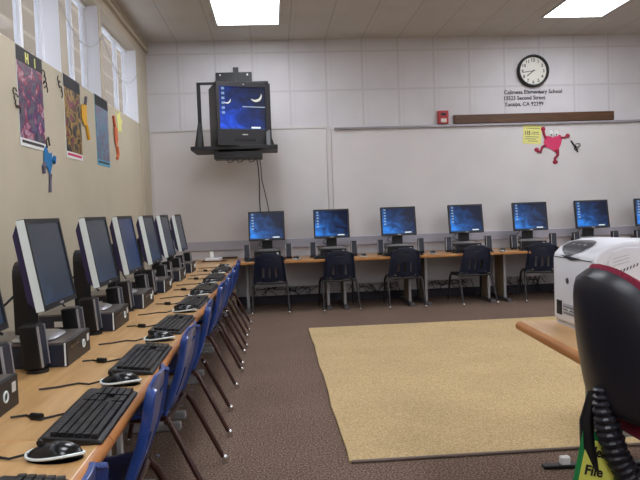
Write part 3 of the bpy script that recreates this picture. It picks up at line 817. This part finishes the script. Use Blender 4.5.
# printer -------------------------------------------------------------
pr = empty('laser_printer', (1.20, 2.42, ZT), 0, 'white office laser printer standing on the foreground table', 'printer')
D = .36
prof = [(.006, .012), (0, .03), (0, .285), (.006, .305), (.03, .33), (.07, .35), (.13, .362), (.20, .364), (.44, .350), (.46, .33), (.46, .012)]
MB().prism(prof, 0, D, 'XZ').build('body', M['prn'], pr, smooth=True, mods=(('BEVEL', dict(width=.012, segments=3, limit_method='ANGLE', angle_limit=R(50))),))
MB().box(.01, .45, .01, D-.01, 0, .013).build('base', M['prng'], pr)
# control panel: dark leaf on the slanted front-top
pz = [(-.01, .25), (0, .285), (.006, .305), (.03, .33), (.07, .35), (.13, .362), (.3, .364)]
def surf(x):
    for (x0, z0), (x1, z1) in zip(pz, pz[1:]):
        if x <= x1: return z0+(z1-z0)*(x-x0)/(x1-x0)
def leaf(rr, th, side):
    c, s_ = math.cos(th), math.sin(th)
    x = .052+.050*rr*c; y = .215+.112*rr*s_*(1-.12*c)
    return (x, y, surf(x)+(.0035 if side > 0 else -.006))
MB().blob(leaf, 8, 40).build('control_panel', M['prnd'], pr, smooth=True)
for i in range(3): MB().cyl((.05, .16+.05*i, surf(.05)+.004), .006, .004, 'Z', 12).build('button', M['prng'], pr)
MB().box(-.0015, .003, .012, D-.012, .288, .2905).build('cover_seam', M['prnd'], pr)
MB().prism([(.10, .294), (.27, .300), (.22, .289), (.18, .282), (.13, .287)], -.004, .003, 'YZ').build('cover_handle', M['prnd'], pr)
lg = MB().cyl((-.001, .22, .195), .012, .003, 'X', 20).build('round_badge', M['prnd'], pr)
MB().box(-.002, .002, .275, .325, .045, .105).build('paper_gauge', M['ink'], pr)
tr = MB().box(-.002, .002, .03, .26, .052, .098).build('lower_vent', M['prng'], pr)
v = MB()
for j in range(3): v.box(-.0035, -.002, .03, .26, .058+j*.013, .061+j*.013)
v.build('vent_slats', M['prnd'], tr)
v = MB()
for y in (.20, .13, .07): v.box(-.004, -.002, y, y+.012, .07, .08)
v.build('label_spots', M['whitec'], tr)
# near side: raised rounded panel and vents
sp_ = [(.055, .10), (.055, .29), (.075, .325), (.12, .342), (.38, .335), (.42, .31), (.42, .10)]
MB().prism(sp_, -.008, .004, 'XZ').build('side_panel', M['prn'], pr, mods=(('BEVEL', dict(width=.006, segments=3, limit_method='ANGLE', angle_limit=R(50))),))
v = MB()
for i in range(8):
    x = .075+.013*i; z = .235+.0045*i
    v.prism([(x, z), (x+.005, z+.002), (x+.009, z+.014), (x+.004, z+.012)], -.0095, -.007, 'XZ')
v.build('side_vent', M['prnd'], pr)
v = MB()
for j in range(3): v.tube([(.075+.016*i, -.0085, .272+.013*j+.004*i) for i in range(5)], .0016, 5)
v.build('embossing', M['prng'], pr)

# office chair --------------------------------------------------------
oc = empty('office_chair', (1.157, 1.80, 0), -PI/2+R(2), 'black-backed burgundy office chair in the right foreground', 'chair')
# local: faces +Y ; backrest at y about -.24
def back_shape(y0, t, side_sign, ins=0, zlift=0):
    def f(rr, th, side):
        c, s_ = math.cos(th), math.sin(th)
        n = .62 if s_ > 0 else .42
        x = (.215-ins)*rr*math.copysign(abs(c)**n, c)
        zz = ((.20 if s_ > 0 else .225)-ins)*rr*math.copysign(abs(s_)**n, s_)
        x *= 1-.10*max(0, zz)/.2
        z = .69+zlift+zz - (.055*(x/.215)**2 if zz > 0 else 0)*rr
        y = y0 + .10*(x/.215)**2 - .10*(z-.62) + .012*math.cos((z-.69)*8)*-1
        th_ = t*max(0, 1-rr**9)**.5
        return (x, y+(th_ if side > 0 else -th_*.25)*side_sign, z)
    return f
MB().blob(back_shape(-.235, .040, -1), 10, 64).build('back_shell', M['shellk'], oc, smooth=True)
MB().blob(back_shape(-.222, .045, 1, .004, .015), 10, 64).build('back_cushion', M['burg'], oc, smooth=True)
def seatf(rr, th, side):
    c, s_ = math.cos(th), math.sin(th)
    x = .23*rr*math.copysign(abs(c)**.6, c); y = .03+.215*rr*math.copysign(abs(s_)**.6, s_)
    return (x, y, .425+(.035*max(0, 1-rr**6)**.5 if side > 0 else -.03*max(0, 1-rr**6)**.5))
MB().blob(seatf, 8, 56).build('seat', M['burg'], oc, smooth=True)
MB().box(-.17, .17, -.12, .19, .375, .398, bev=.01).build('seat_pan', M['shellk'], oc)
# ribbed cover over the back support
path = [Vector(p) for p in ((0.03, -.268, .56), (0.03, -.262, .50), (0.03, -.245, .43), (0.03, -.222, .36), (0.03, -.19, .30), (.03, -.12, .27))]
def samp(path, n):
    out = []
    for i in range(n+1):
        t = i/n*(len(path)-1); k = min(int(t), len(path)-2); out.append(path[k].lerp(path[k+1], t-k))
    return out
pp = samp(path, 64)
MB().tube(pp, [min(.030, .016+.0006*i)+.006*(1 if (i % 4) in (1, 2) else 0) for i in range(65)], 14).build('ribbed_cover', M['shellk'], oc)
MB().tube([(-.02, -.262, .53), (-.02, -.285, .45), (-.02, -.282, .38), (-.02, -.262, .31), (-.02, -.20, .27), (0, -.05, .30), (0, .0, .37)], [.016, .020, .022, .02, .02, .02, .02], 12).build('back_support', M['black'], oc, smooth=True)
MB().cyl((0, .03, .24), .025, .28, 'Z', 18).build('gas_column', M['black'], oc, smooth=True)
for k in range(5):
    a = R(72*k+100); c, s_ = math.cos(a), math.sin(a)
    l = MB().tube([(0, .03, .11), (.12*c, .03+.12*s_, .10), (.27*c, .03+.27*s_, .075)], [.028, .022, .016], 10).build('base_leg', M['black'], oc, smooth=True)
    MB().cyl((.27*c, .03+.27*s_, .027), .027, .04, 'X', 18).build('caster', M['blackg'], l, smooth=True)
# hanging tag
tg = empty('hanging_sign', (.882, 1.797, .335), 0, 'green and yellow card sign hanging from the office chair back', 'sign')
tg.rotation_euler = (0, R(12), R(-8))
MB().box(-.045, .075, -.002, 0, -.10, .088, bev=0).build('card', M['green'], tg)
MB().box(-.030, .065, -.0035, -.002, -.078, .062).build('panel', M['yellow2'], tg)
for t_, z in (('Please', .018), ('File', -.038)):
    text_mesh('print', t_, M['ink'], tg, .075 if t_ == 'Please' else .05, .040, Matrix.Translation((-.018, -.0045, z)) @ XZ, bold=.001)
MB().tube([(.0, -.001, .085), (.0, -.02, .11), (.012, -.012, .13)], .003, 6).build('string', M['red'], tg)

# ------------------------------------------------------------------ world, camera
w = bpy.data.worlds.new('World'); S.world = w; w.use_nodes = True
w.node_tree.nodes['Background'].inputs[0].default_value = (.78, .86, 1, 1); w.node_tree.nodes['Background'].inputs[1].default_value = 2.4

cam = bpy.data.cameras.new('Camera'); co = bpy.data.objects.new('Camera', cam); C.objects.link(co)
cam.sensor_fit = 'HORIZONTAL'; cam.sensor_width = 36; cam.lens = 660.19/640*36; cam.clip_start = .05
fw = Vector((0.06855952, 0.99661563, -0.04535273)).normalized()
rt = Vector((0.99691851, -0.07017561, -0.0350553)).normalized()
up = rt.cross(fw).normalized(); rt = fw.cross(up).normalized()
co.matrix_world = Matrix(((rt.x, up.x, -fw.x, 0), (rt.y, up.y, -fw.y, 0), (rt.z, up.z, -fw.z, 1.08), (0, 0, 0, 1)))
S.camera = co
S.view_settings.view_transform = 'Standard'; S.view_settings.look = 'None'; S.view_settings.gamma = 1; S.view_settings.use_curve_mapping = False
S.view_settings.exposure = 0.65
S.cycles.max_bounces = 8
